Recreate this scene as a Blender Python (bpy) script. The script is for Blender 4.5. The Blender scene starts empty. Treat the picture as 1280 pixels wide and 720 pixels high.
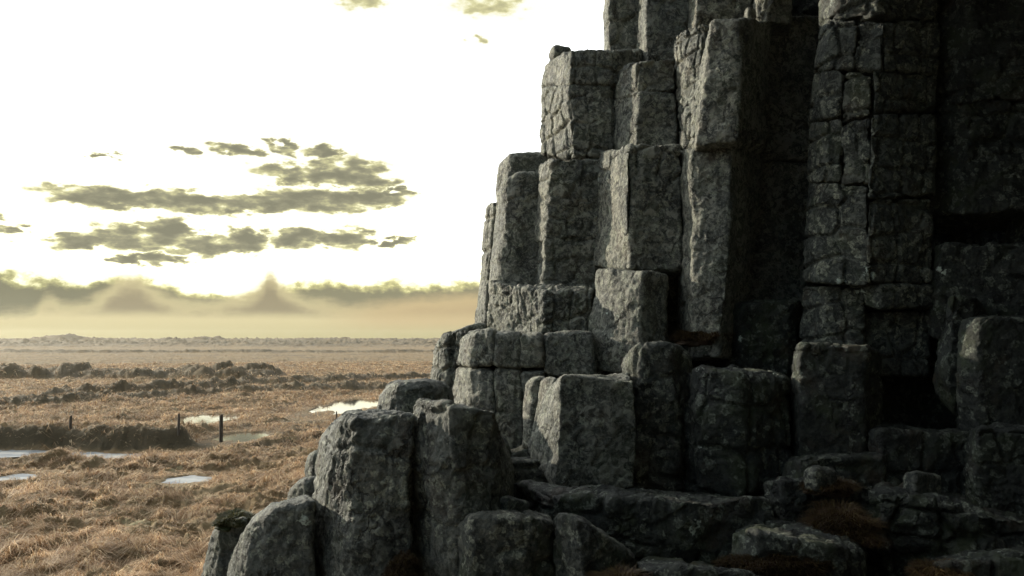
import bpy, bmesh, math, random
import numpy as np
from mathutils import Vector, Matrix

random.seed(7)
R = math.radians
C = bpy.context.scene.collection
SC = bpy.context.scene

# ------------------------------------------------------------------ camera
EYE = 4.3                      # eye height above the plain
FPX = 1004.0                   # focal length in photograph pixels (1280 wide)
PITCH = math.atan(64.0 / FPX)
cam_d = bpy.data.cameras.new('camera')
cam_d.angle = 2 * math.atan(640 / FPX)
cam_d.clip_start = 0.05
cam_d.clip_end = 20000
cam = bpy.data.objects.new('camera', cam_d)
C.objects.link(cam)
cam.location = (0, 0, EYE)
cam.rotation_euler = (math.pi / 2 + PITCH, 0, 0)
SC.camera = cam

SUN_AZ = 56.0      # degrees left of straight ahead
SUN_EL = 17.0
SKY_STRENGTH = 0.1

# ------------------------------------------------------------------ view
vs = SC.view_settings
vs.view_transform = 'Standard'
vs.look = 'None'
vs.gamma = 1.0
vs.use_curve_mapping = False
vs.exposure = 0.4
SC.cycles.volume_bounces = 0
SC.cycles.max_bounces = 5
SC.cycles.diffuse_bounces = 3
SC.cycles.sample_clamp_indirect = 4


def px_dir(x, y):
    """direction of a photograph pixel as azimuth and elevation in degrees"""
    u, v = (x - 640) / FPX, (360 - y) / FPX
    d = Vector((u, math.cos(PITCH) - v * math.sin(PITCH), math.sin(PITCH) + v * math.cos(PITCH)))
    return math.degrees(math.atan2(d.x, d.y)), math.degrees(math.atan2(d.z, math.hypot(d.x, d.y)))


def at(x, y, depth):
    """point at distance `depth` ahead of the viewpoint on the line of sight of a pixel"""
    u, v = (x - 640) / FPX, (360 - y) / FPX
    d = Vector((u, math.cos(PITCH) - v * math.sin(PITCH), math.sin(PITCH) + v * math.cos(PITCH)))
    return Vector((0, 0, EYE)) + d * (depth / d.y)


def on_plain(x, y, z=0.0):
    p0 = at(x, y, 1.0)
    return at(x, y, (EYE - z) / (EYE - p0.z))


def lin(r, g, b):
    f = lambda c: (c / 255 / 12.92) if c / 255 <= 0.04045 else ((c / 255 + 0.055) / 1.055) ** 2.4
    return (f(r), f(g), f(b), 1.0)


# ------------------------------------------------------------------ node helper
class NT:
    def __init__(self, tree):
        self.t = tree
        self.n = tree.nodes
        self.l = tree.links

    def _in(self, sock, v):
        if v is None:
            return
        if isinstance(v, bpy.types.NodeSocket):
            self.l.new(v, sock)
        else:
            sock.default_value = v

    def math(self, op, a, b=None, c=None, clamp=False):
        n = self.n.new('ShaderNodeMath')
        n.operation = op
        n.use_clamp = clamp
        for i, v in enumerate((a, b, c)):
            self._in(n.inputs[i], v)
        return n.outputs[0]

    def vmath(self, op, a, b=None, c=None, out=0):
        n = self.n.new('ShaderNodeVectorMath')
        n.operation = op
        for i, v in enumerate((a, b, c)):
            if v is not None:
                self._in(n.inputs[i], v)
        return n.outputs[out]

    def mix(self, f, a, b, mode='MIX'):
        n = self.n.new('ShaderNodeMix')
        n.data_type = 'RGBA'
        n.blend_type = mode
        self._in(n.inputs['Factor'], f)
        self._in(n.inputs[6], a)
        self._in(n.inputs[7], b)
        return n.outputs[2]

    def noise(self, vec, scale, detail=4, rough=0.55, dist=0.0, out=0):
        n = self.n.new('ShaderNodeTexNoise')
        self._in(n.inputs['Vector'], vec)
        n.inputs['Scale'].default_value = scale
        n.inputs['Detail'].default_value = detail
        n.inputs['Roughness'].default_value = rough
        n.inputs['Distortion'].default_value = dist
        return n.outputs[out]

    def voro(self, vec, scale, feature='F1', rnd=1.0, out=0):
        n = self.n.new('ShaderNodeTexVoronoi')
        n.feature = feature
        self._in(n.inputs['Vector'], vec)
        n.inputs['Scale'].default_value = scale
        n.inputs['Randomness'].default_value = rnd
        return n.outputs[out]

    def ss(self, v, lo, hi, a=0.0, b=1.0):
        n = self.n.new('ShaderNodeMapRange')
        n.interpolation_type = 'SMOOTHSTEP'
        self._in(n.inputs[0], v)
        for i, q in enumerate((lo, hi, a, b)):
            self._in(n.inputs[1 + i], q)
        return n.outputs[0]

    def ramp(self, f, stops):
        n = self.n.new('ShaderNodeValToRGB')
        cr = n.color_ramp
        while len(cr.elements) > 1:
            cr.elements.remove(cr.elements[-1])
        cr.elements[0].position = stops[0][0]
        cr.elements[0].color = stops[0][1]
        for p, c in stops[1:]:
            e = cr.elements.new(p)
            e.color = c
        self._in(n.inputs[0], f)
        return n.outputs[0]

    def curve(self, f, pts, lo, hi, vlo, vhi):
        """piecewise curve value(f); pts in real units, mapped to 0..1"""
        x = self.math('DIVIDE', self.math('SUBTRACT', f, lo), hi - lo, clamp=True)
        n = self.n.new('ShaderNodeFloatCurve')
        cv = n.mapping.curves[0]
        q = [((a - lo) / (hi - lo), (b - vlo) / (vhi - vlo)) for a, b in pts]
        cv.points[0].location = q[0]
        cv.points[1].location = q[-1]
        for a, b in q[1:-1]:
            cv.points.new(a, b)
        n.mapping.update()
        self._in(n.inputs['Value'], x)
        return self.math('MULTIPLY_ADD', n.outputs[0], vhi - vlo, vlo)


# ------------------------------------------------------------------ world
w = bpy.data.worlds.new('World')
SC.world = w
w.use_nodes = True
T = NT(w.node_tree)
T.n.clear()
out = T.n.new('ShaderNodeOutputWorld')
bg = T.n.new('ShaderNodeBackground')
bg.inputs['Strength'].default_value = SKY_STRENGTH
T.l.new(bg.outputs[0], out.inputs[0])
sky = T.n.new('ShaderNodeTexSky')
sky.sky_type = 'NISHITA'
sky.sun_disc = False
sky.sun_elevation = R(SUN_EL)
sky.sun_rotation = R(-SUN_AZ)
sky.air_density = 1.0
sky.dust_density = 3.0
tc = T.n.new('ShaderNodeTexCoord')
D = tc.outputs['Generated']
sep = T.n.new('ShaderNodeSeparateXYZ')
T.l.new(D, sep.inputs[0])
az = T.math('MULTIPLY', T.math('ARCTAN2', sep.outputs[0], sep.outputs[1]), 180 / math.pi)
el = T.math('MULTIPLY', T.math('ARCSINE', sep.outputs[2]), 180 / math.pi)
cmb = T.n.new('ShaderNodeCombineXYZ')
T.l.new(az, cmb.inputs[0])
T.l.new(el, cmb.inputs[1])
AE = cmb.outputs[0]
# directions warped by noise so cloud outlines are ragged
nw = T.noise(T.vmath('MULTIPLY', AE, (0.6, 1.5, 1)), 1.0, 6, 0.56, 0, out=1)
nw = T.vmath('SUBTRACT', nw, (0.5, 0.5, 0.5))
AEW = T.vmath('MULTIPLY_ADD', nw, (5.5, 2.0, 0), AE)
clouds = [(140, 247, 60, 11), (205, 252, 85, 11), (265, 255, 60, 8), (335, 254, 50, 8), (395, 250, 62, 14),
          (450, 245, 52, 9), (498, 240, 20, 4), (372, 217, 48, 11), (434, 214, 38, 15), (407, 190, 22, 7),
          (458, 226, 30, 10), (298, 186, 24, 6), (356, 186, 10, 9), (128, 193, 11, 3), (233, 191, 12, 4),
          (98, 303, 28, 8), (168, 297, 46, 13), (212, 288, 24, 15), (275, 306, 46, 11),
          (308, 296, 18, 13), (200, 323, 24, 8), (370, 298, 30, 12), (432, 300, 27, 14), (494, 302, 16, 5),
          (0, 288, 17, 9), (452, 0, 26, 10), (612, 6, 40, 13), (598, 49, 12, 6), (168, 323, 18, 4)]
dmin = None
for (x, y, rx, ry) in clouds:
    a, e = px_dir(x, y)
    sa, se = 1.0 / (rx * 1.12 / FPX * 57.3), 1.0 / (ry * 0.98 / FPX * 57.3)
    v = T.vmath('MULTIPLY_ADD', AEW, (sa, se, 0), (-a * sa, -e * se, 0))
    ln = T.vmath('DOT_PRODUCT', v, v, out=1)
    dmin = ln if dmin is None else T.math('SMOOTH_MIN', dmin, ln, 0.25)
dens = T.ss(dmin, 1.75, -0.1)
nd = T.noise(T.vmath('MULTIPLY', AE, (0.7, 1.6, 1)), 0.9, 5, 0.52)
dens = T.math('MULTIPLY', dens, T.ss(nd, 0.14, 0.68))
dens = T.math('MULTIPLY', dens, T.ss(el, 17.0, 21.0, 1.0, 0.42))
K = 1.0 / (SKY_STRENGTH * 2 ** vs.exposure)


def sc(c, k=1.0):
    return (c[0] * K * k, c[1] * K * k, c[2] * K * k, 1)


# brightness of the thin veil of cloud, strongest round the hidden sun
sa_, se_ = -32.0, 16.0
glow_dir = Vector((math.sin(R(sa_)) * math.cos(R(se_)), math.cos(R(sa_)) * math.cos(R(se_)), math.sin(R(se_))))
cosg = T.vmath('DOT_PRODUCT', D, tuple(glow_dir), out=1)
veil = T.math('POWER', T.math('MULTIPLY_ADD', cosg, 0.5, 0.5, clamp=True), 2.35)
veil = T.math('MULTIPLY_ADD', veil, 2.6, 0.035)
yel = T.ss(el, 16.0, 3.0)
white = T.mix(yel, sc((1.0, 1.0, 0.97)), sc((1.03, 1.0, 0.88)))
base = T.mix(1.0, white, T.n.new('ShaderNodeCombineColor').outputs[0], 'MULTIPLY')
cc = base.node.inputs[7].links[0].from_node
for i in range(3):
    T.l.new(T.math('MULTIPLY', veil, T.ss(cosg, -0.5, 0.6, (0.56, 0.83, 0.97)[i], 1.0)), cc.inputs[i])
skyd = T.mix(1.0, sky.outputs[0], (0.11, 0.25, 0.36, 1), 'MULTIPLY')
base = T.mix(1.0, base, skyd, 'ADD')
# the veil thins to a plain white round the clouds and low down, so cloud rims fade into it softly
capm = T.math('MAXIMUM', T.ss(dmin, 5.0, 2.2), T.ss(el, 6.3, 4.4))
capc = T.mix(1.0, base, T.mix(yel, sc((1.04, 1.04, 1.0)), sc((1.75, 1.68, 1.2))), 'DARKEN')
base = T.mix(capm, base, capc)
ccol = T.ramp(dens, [(0.0, sc(lin(255, 255, 218), 1.05)), (0.14, sc(lin(250, 245, 188))), (0.3, sc(lin(205, 200, 155))),
                     (0.52, sc(lin(160, 157, 130))), (0.85, sc(lin(138, 136, 115)))])
cmod = T.noise(T.vmath('MULTIPLY', AE, (0.8, 1.6, 1)), 1.1, 5, 0.6)
skyc = T.mix(T.ss(dens, 0.0, 0.26), base, ccol)
# grey cloud bank low on the horizon
edge = T.math('MULTIPLY_ADD', T.noise(T.vmath('MULTIPLY', AE, (0.32, 0.5, 1)), 1.6, 6, 0.6), 2.6, -1.3)
pb = [(-40, 343), (0, 343), (60, 345), (110, 350), (150, 346), (200, 352), (260, 362), (300, 366), (350, 356),
      (400, 350), (450, 352), (520, 354), (570, 352), (640, 352), (900, 350)]
pb = [px_dir(a, b) for a, b in pb]
top = T.math('ADD', T.curve(az, pb, pb[0][0], pb[-1][0], 0.0, 8.0), edge)
inb = T.math('SUBTRACT', top, el)
bank = T.ss(inb, -0.12, 0.4)
bcol = T.mix(T.ss(inb, 0.0, 0.75), sc(lin(250, 243, 165)), sc(lin(143, 139, 112)))
leftd = T.ss(az, -29.0, -24.0)
bcol = T.mix(leftd, T.mix(1.0, bcol, (0.82, 0.84, 0.86, 1), 'MULTIPLY'), bcol)
skyc = T.mix(bank, skyc, bcol)
# soft, wave-shaped fog in front of it
pf = [(-40, 390), (0, 388), (35, 386), (50, 376), (64, 368), (78, 376), (100, 375), (122, 366), (140, 352),
      (152, 344), (166, 342), (182, 350), (205, 364), (232, 372), (262, 373), (292, 368), (316, 358), (330, 346),
      (338, 337), (347, 348), (366, 361), (396, 372), (440, 378), (500, 372), (560, 366), (640, 362), (900, 366)]
pf = [px_dir(a, b) for a, b in pf]
wob = T.math('MULTIPLY_ADD', T.noise(T.vmath('MULTIPLY', AE, (0.5, 1.2, 1)), 1.3, 5, 0.6), 1.1, -0.55)
top = T.math('ADD', T.curve(az, pf, pf[0][0], pf[-1][0], 0.0, 8.0), wob)
inf = T.math('SUBTRACT', top, el)
fog = T.ss(inf, -0.35, 0.8)
shade = T.math('MULTIPLY', T.ss(inf, 0.1, 1.7), T.ss(T.math('ADD', el, T.math('MULTIPLY', wob, 0.25)), 1.25, 2.1))
fcol = T.mix(shade, sc(lin(216, 203, 156)), sc(lin(158, 147, 118)))
orange = T.math('MULTIPLY', T.ss(az, -15.0, -8.0), 0.75)
fcol = T.mix(orange, fcol, sc(lin(205, 180, 135)))
fcol = T.mix(T.ss(el, 1.4, 0.2), fcol, sc(lin(183, 172, 121)))
skyc = T.mix(fog, skyc, fcol)
skyc.node.clamp_result = False
# the low bank and fog are only bright towards the sun
rear = T.ss(cosg, -0.1, 0.75)
behind = T.mix(1.0, base, (1, 1, 1, 1), 'MULTIPLY')
skyc = T.mix(rear, behind, skyc)
T.l.new(skyc, bg.inputs['Color'])

# ------------------------------------------------------------------ sun
sd = bpy.data.lights.new('sun', 'SUN')
sd.energy = 4.5
sd.angle = R(0.6)
sd.color = (1.0, 0.9, 0.72)
so = bpy.data.objects.new('sun', sd)
C.objects.link(so)
sv = Vector((-math.sin(R(SUN_AZ)) * math.cos(R(SUN_EL)), math.cos(R(SUN_AZ)) * math.cos(R(SUN_EL)), math.sin(R(SUN_EL))))
so.rotation_euler = sv.to_track_quat('Z', 'Y').to_euler()
so.location = sv * 50


# ------------------------------------------------------------------ numpy noise
def _hash(ix, iy, iz, s):
    h = (ix.astype(np.int64) * 374761393 + iy.astype(np.int64) * 668265263 + iz.astype(np.int64) * 2147483647 // 7 + s * 1274126177)
    h = h & 0xffffffff
    h = ((h ^ (h >> 13)) * 1274126177) & 0xffffffff
    h = ((h ^ (h >> 16)) * 2246822519) & 0xffffffff
    h = h ^ (h >> 15)
    return h.astype(np.float64) / 4294967295.0


def vnoise(p, s=0):
    """smooth value noise -1..1, p is (N,3)"""
    i = np.floor(p)
    f = p - i
    f = f * f * f * (f * (f * 6 - 15) + 10)
    r = 0
    for dx in (0, 1):
        wx = f[:, 0] if dx else 1 - f[:, 0]
        for dy in (0, 1):
            wy = f[:, 1] if dy else 1 - f[:, 1]
            for dz in (0, 1):
                wz = f[:, 2] if dz else 1 - f[:, 2]
                r = r + wx * wy * wz * _hash(i[:, 0] + dx, i[:, 1] + dy, i[:, 2] + dz, s)
    return r * 2 - 1


def fbm(p, octv=4, s=0, gain=0.5):
    a, r, t = 1.0, 0, 0
    for k in range(octv):
        r = r + a * vnoise(p * (2.03 ** k) + 17.3 * k, s + k)
        t += a
        a *= gain
    return r / t


def cells(p, s=0, jit=0.8):
    """F2-F1 of a jittered grid: zero on the cell borders"""
    i = np.floor(p)
    f1 = np.full(len(p), 9.0)
    f2 = np.full(len(p), 9.0)
    cid = np.zeros(len(p))
    for dx in (-1, 0, 1):
        for dy in (-1, 0, 1):
            for dz in (-1, 0, 1):
                c = i + (dx, dy, dz)
                q = np.stack([c[:, k] + 0.5 + jit * (_hash(c[:, 0], c[:, 1], c[:, 2], s + 31 * k) - 0.5) for k in range(3)], 1)
                d = np.sqrt(((q - p) ** 2).sum(1))
                nearer = d < f1
                f2 = np.where(nearer, f1, np.minimum(f2, d))
                cid = np.where(nearer, _hash(c[:, 0], c[:, 1], c[:, 2], s + 99), cid)
                f1 = np.where(nearer, d, f1)
    return f2 - f1, cid


def sstep(x, a, b):
    t = np.clip((x - a) / (b - a), 0, 1)
    return t * t * (3 - 2 * t)


# ------------------------------------------------------------------ materials
def new_mat(name):
    m = bpy.data.materials.new(name)
    m.use_nodes = True
    t = NT(m.node_tree)
    t.n.clear()
    o = t.n.new('ShaderNodeOutputMaterial')
    b = t.n.new('ShaderNodeBsdfPrincipled')
    t.l.new(b.outputs[0], o.inputs[0])
    return m, t, b


def bump(t, h, dist, strength=1.0, normal=None):
    n = t.n.new('ShaderNodeBump')
    n.inputs['Strength'].default_value = strength
    n.inputs['Distance'].default_value = dist
    t._in(n.inputs['Height'], h)
    if normal is not None:
        t._in(n.inputs['Normal'], normal)
    return n.outputs[0]


# splashes of white crust lichen: where they grow, and their size in metres
CRUSTS = [(1084, 340, 8.72, 0.075), (1092, 346, 8.72, 0.05), (1051, 352, 8.88, 0.05), (1074, 364, 9.0, 0.04), (1176, 336, 8.85, 0.05),
          (868, 660, 6.82, 0.05), (878, 656, 6.82, 0.04), (925, 424, 9.6, 0.03), (379, 652, 7.15, 0.06), (876, 560, 8.1, 0.022), (755, 395, 10.1, 0.04), (773, 396, 9.95, 0.035)]


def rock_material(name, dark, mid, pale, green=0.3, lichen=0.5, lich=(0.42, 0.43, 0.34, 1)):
    m, t, b = new_mat(name)
    g = t.n.new('ShaderNodeNewGeometry')
    oi = t.n.new('ShaderNodeObjectInfo')
    P = t.vmath('MULTIPLY_ADD', oi.outputs['Random'], (31, 17, 23), g.outputs['Position'])
    big = t.noise(P, 1.1, 4, 0.55)
    med = t.noise(P, 5.5, 6, 0.65, 0.6)
    fine = t.noise(P, 38, 5, 0.7)
    col = t.mix(t.ss(med, 0.38, 0.6), dark, mid)
    col = t.mix(t.math('MULTIPLY', t.ss(fine, 0.45, 0.66), 0.6), col, pale)
    gr = t.math('MULTIPLY', t.ss(t.noise(P, 2.3, 5, 0.6), 0.48, 0.66), green)
    col = t.mix(gr, col, (0.055, 0.07, 0.03, 1))
    brn = t.math('MULTIPLY', t.ss(t.noise(t.vmath('ADD', P, (9, 3, 1)), 1.7, 5, 0.65), 0.54, 0.7), 0.5)
    col = t.mix(brn, col, (0.10, 0.07, 0.045, 1))
    # grey-green crust lichen in ragged patches with curled rims
    wp = t.vmath('MULTIPLY_ADD', t.vmath('SUBTRACT', t.noise(P, 7, 4, 0.6, 0, 1), (0.5, 0.5, 0.5)), (0.3, 0.3, 0.3), P)
    v1 = t.voro(wp, 9.0)
    patch = t.ss(t.noise(P, 3.1, 5, 0.7), 0.43, 0.5)
    crust = t.math('MULTIPLY', t.ss(v1, 0.46, 0.30), patch)
    blot = t.math('MULTIPLY', t.ss(t.noise(P, 9.5, 5, 0.6, 1.2), 0.51, 0.57), 0.65)
    col = t.mix(t.math('MULTIPLY', blot, lichen), col, pale)
    rim = t.math('MULTIPLY', crust, t.ss(v1, 0.12, 0.36))
    lf = t.math('MULTIPLY', t.math('MULTIPLY_ADD', rim, 0.6, t.math('MULTIPLY', crust, 0.4)), lichen)
    lf = t.math('MULTIPLY', lf, t.ss(t.noise(P, 45, 3, 0.6), 0.3, 0.6))
    col = t.mix(lf, col, lich)
    # rare white crusts
    v2 = t.voro(wp, 2.6)
    wl = t.math('MULTIPLY', t.ss(v2, 0.16, 0.10), t.ss(t.noise(P, 20, 4, 0.7), 0.46, 0.54))
    wl = t.math('MULTIPLY', wl, t.ss(t.voro(wp, 2.6, out=1), 0.76, 0.80))
    col = t.mix(wl, col, (0.5, 0.53, 0.47, 1))
    wq = t.vmath('MULTIPLY_ADD', t.vmath('SUBTRACT', t.noise(g.outputs['Position'], 11, 4, 0.65, 0, 1), (0.5, 0.5, 0.5)), (0.22, 0.22, 0.22), g.outputs['Position'])
    near = None
    for (x, y, d, rad) in CRUSTS:
        c = at(x, y, d)
        q = t.vmath('DISTANCE', wq, tuple(c), out=1)
        q = t.math('DIVIDE', q, rad)
        near = q if near is None else t.math('MINIMUM', near, q)
    ring = t.ss(t.noise(g.outputs['Position'], 26, 3, 0.6), 0.36, 0.46)
    col = t.mix(t.math('MULTIPLY', t.ss(near, 1.1, 0.8), ring), col, (0.62, 0.68, 0.6, 1))
    col = t.mix(1.0, col, t.mix(t.ss(big, 0.3, 0.7), (0.72, 0.74, 0.74, 1), (1.15, 1.12, 1.06, 1)), 'MULTIPLY')
    # hairline cracks, stretched upward
    cp = t.vmath('MULTIPLY', wp, (1.0, 1.0, 0.6))
    ce = t.voro(cp, 4.6, 'DISTANCE_TO_EDGE')
    crk = t.math('MULTIPLY', t.ss(ce, 0.08, 0.01), t.ss(t.noise(P, 1.9, 3, 0.5), 0.5, 0.62))
    col = t.mix(t.math('MULTIPLY', crk, 0.7), col, (0.012, 0.012, 0.012, 1))
    t.l.new(col, b.inputs['Base Color'])
    t.l.new(t.math('MULTIPLY_ADD', med, 0.35, 0.5), b.inputs['Roughness'])
    b.inputs['Specular IOR Level'].default_value = 0.35
    n0 = bump(t, t.noise(P, 6, 6, 0.65, 0.8), 0.09, 0.8)
    n1 = bump(t, t.noise(P, 17, 8, 0.75), 0.05, 1.0, n0)
    n2 = bump(t, t.math('ADD', t.math('MULTIPLY', lf, 0.5), t.noise(P, 85, 4, 0.7)), 0.008, 0.9, n1)
    n3 = bump(t, t.math('MULTIPLY', crk, -1.0), 0.02, 1.0, n2)
    t.l.new(n3, b.inputs['Normal'])
    return m


ROCK = rock_material('weathered_basalt', (0.038, 0.042, 0.037, 1), (0.138, 0.141, 0.122, 1), (0.38, 0.37, 0.315, 1), 0.4, 1.0)
ROCKD = rock_material('shaded_basalt', (0.009, 0.011, 0.0105, 1), (0.024, 0.028, 0.026, 1), (0.07, 0.076, 0.066, 1), 0.6, 0.7, (0.30, 0.33, 0.27, 1))  # copy of the basalt darkened to stand in for shade towards the right
ROCKN = rock_material('shaded_lichened_basalt', (0.016, 0.020, 0.019, 1), (0.058, 0.064, 0.058, 1), (0.19, 0.2, 0.175, 1), 0.5, 1.0)  # darker lichened copy, shade painted into the tone of the broad column
ROCKM = rock_material('shaded_mossy_basalt', (0.016, 0.020, 0.019, 1), (0.05, 0.056, 0.05, 1), (0.16, 0.16, 0.135, 1), 0.6, 0.8)  # in-between copy with green patches, part of the shade painted into its colour
ROCKG = rock_material('lichen_boulder', (0.042, 0.047, 0.043, 1), (0.108, 0.114, 0.1, 1), (0.23, 0.23, 0.2, 1), 0.35, 0.9)


def straw_material():
    m, t, b = new_mat('dead_grass')
    g = t.n.new('ShaderNodeNewGeometry')
    P = g.outputs['Position']
    at_ = t.n.new('ShaderNodeAttribute')
    at_.attribute_name = 'heath'
    fl = t.vmath('MULTIPLY_ADD', t.vmath('SUBTRACT', t.noise(P, 0.9, 3, 0.5, 0, 1), (0.5, 0.5, 0.5)), (3, 3, 3), P)
    strands = t.noise(t.vmath('MULTIPLY', fl, (5, 14, 14)), 1.0, 5, 0.7)
    patch = t.noise(P, 0.16, 5, 0.6)
    far = t.noise(t.vmath('MULTIPLY', P, (0.12, 0.07, 1)), 1.0, 8, 0.72)
    col = t.mix(t.ss(patch, 0.35, 0.68), (0.21, 0.138, 0.064, 1), (0.225, 0.168, 0.09, 1))
    col = t.mix(t.math('MULTIPLY', t.ss(strands, 0.55, 0.32), 0.6), col, (0.16, 0.105, 0.06, 1))
    col = t.mix(t.math('MULTIPLY', t.ss(far, 0.5, 0.6), 0.65), col, (0.13, 0.10, 0.065, 1))
    col = t.mix(t.math('MULTIPLY', t.ss(t.noise(P, 0.8, 4, 0.6), 0.6, 0.75), 0.5), col, (0.3, 0.29, 0.16, 1))
    hc = t.mix(t.noise(P, 2.0, 4, 0.6), (0.035, 0.03, 0.018, 1), (0.13, 0.1, 0.06, 1))
    hf = t.math('MULTIPLY', at_.outputs['Fac'], t.math('MULTIPLY_ADD', t.ss(strands, 0.3, 0.7), -0.25, 0.95))
    col = t.mix(hf, col, hc)
    t.l.new(col, b.inputs['Base Color'])
    b.inputs['Roughness'].default_value = 0.85
    b.inputs['Specular IOR Level'].default_value = 0.15
    t.l.new(bump(t, strands, 0.08, 0.8), b.inputs['Normal'])
    return m


STRAW = straw_material()


def blade_material(name, c1, c2, c3):
    m, t, b = new_mat(name)
    g = t.n.new('ShaderNodeNewGeometry')
    r = g.outputs['Random Per Island']
    col = t.ramp(r, [(0.0, c1), (0.5, c2), (1.0, c3)])
    col = t.mix(1.0, col, t.mix(t.ss(t.noise(g.outputs['Position'], 0.5, 3), 0.35, 0.65), (0.7, 0.66, 0.6, 1), (1.2, 1.15, 1.1, 1)), 'MULTIPLY')
    t.l.new(col, b.inputs['Base Color'])
    b.inputs['Roughness'].default_value = 0.6
    b.inputs['Specular IOR Level'].default_value = 0.25
    tr = t.n.new('ShaderNodeBsdfTranslucent')
    t.l.new(col, tr.inputs[0])
    ms = t.n.new('ShaderNodeMixShader')
    ms.inputs[0].default_value = 0.35
    t.l.new(b.outputs[0], ms.inputs[1])
    t.l.new(tr.outputs[0], ms.inputs[2])
    t.l.new(ms.outputs[0], [n for n in t.n if n.type == 'OUTPUT_MATERIAL'][0].inputs[0])
    return m


BLADE = blade_material('straw_blades', (0.22, 0.13, 0.065, 1), (0.45, 0.295, 0.165, 1), (0.82, 0.66, 0.44, 1))
HEATH = blade_material('rusty_heather', (0.036, 0.021, 0.014, 1), (0.066, 0.040, 0.021, 1), (0.11, 0.085, 0.03, 1))
MOSS = blade_material('green_moss', (0.03, 0.04, 0.012, 1), (0.07, 0.085, 0.025, 1), (0.16, 0.13, 0.06, 1))


def water_material():
    m, t, b = new_mat('still_water')
    b.inputs['Base Color'].default_value = (0.03, 0.03, 0.022, 1)
    b.inputs['Roughness'].default_value = 0.05
    b.inputs['IOR'].default_value = 1.45
    g = t.n.new('ShaderNodeNewGeometry')
    t.l.new(bump(t, t.noise(g.outputs['Position'], 3.0, 3), 0.004, 0.3), b.inputs['Normal'])
    return m


def ice_material():
    m, t, b = new_mat('thin_ice')
    g = t.n.new('ShaderNodeNewGeometry')
    n = t.noise(g.outputs['Position'], 1.4, 5, 0.6)
    t.l.new(t.mix(t.ss(n, 0.35, 0.65), (0.15, 0.165, 0.185, 1), (0.36, 0.36, 0.34, 1)), b.inputs['Base Color'])
    b.inputs['Roughness'].default_value = 0.55
    b.inputs['Specular IOR Level'].default_value = 0.15
    t.l.new(bump(t, n, 0.02, 0.4), b.inputs['Normal'])
    return m


WATER, ICE = water_material(), ice_material()


def wood_material():
    m, t, b = new_mat('weathered_wood')
    g = t.n.new('ShaderNodeNewGeometry')
    n = t.noise(t.vmath('MULTIPLY', g.outputs['Position'], (40, 40, 4)), 1.0, 4, 0.6)
    t.l.new(t.mix(n, (0.05, 0.038, 0.028, 1), (0.15, 0.12, 0.09, 1)), b.inputs['Base Color'])
    b.inputs['Roughness'].default_value = 0.85
    t.l.new(bump(t, n, 0.01), b.inputs['Normal'])
    return m


WOOD = wood_material()


# ------------------------------------------------------------------ mesh helpers
def mesh_np(name, v, faces_list):
    """v (N,3); faces_list: list of (M,k) int arrays"""
    me = bpy.data.meshes.new(name)
    me.vertices.add(len(v))
    me.vertices.foreach_set('co', np.ascontiguousarray(v, dtype=np.float32).ravel())
    tot = sum(f.size for f in faces_list)
    npoly = sum(len(f) for f in faces_list)
    me.loops.add(tot)
    me.loops.foreach_set('vertex_index', np.concatenate([f.ravel() for f in faces_list]).astype(np.int32))
    me.polygons.add(npoly)
    cnt = np.concatenate([np.full(len(f), f.shape[1]) for f in faces_list])
    st = np.concatenate([[0], np.cumsum(cnt)[:-1]]).astype(np.int32)
    me.polygons.foreach_set('loop_start', st)
    me.update(calc_edges=True)
    me.validate()
    return me


def smooth_shade(me):
    me.polygons.foreach_set('use_smooth', np.ones(len(me.polygons), dtype=bool))


def link(name, me, mat, parent=None):
    o = bpy.data.objects.new(name, me)
    C.objects.link(o)
    if mat is not None:
        me.materials.clear()
        me.materials.append(mat)
    if parent is not None:
        o.parent = parent
        o.matrix_parent_inverse = Matrix.Translation(-parent.location)
    return o


def tag(o, label=None, cat=None, group=None, kind=None):
    if label:
        o['label'] = label
    if cat:
        o['category'] = cat
    if group:
        o['group'] = group
    if kind:
        o['kind'] = kind
    return o


_seed = [11]


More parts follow.
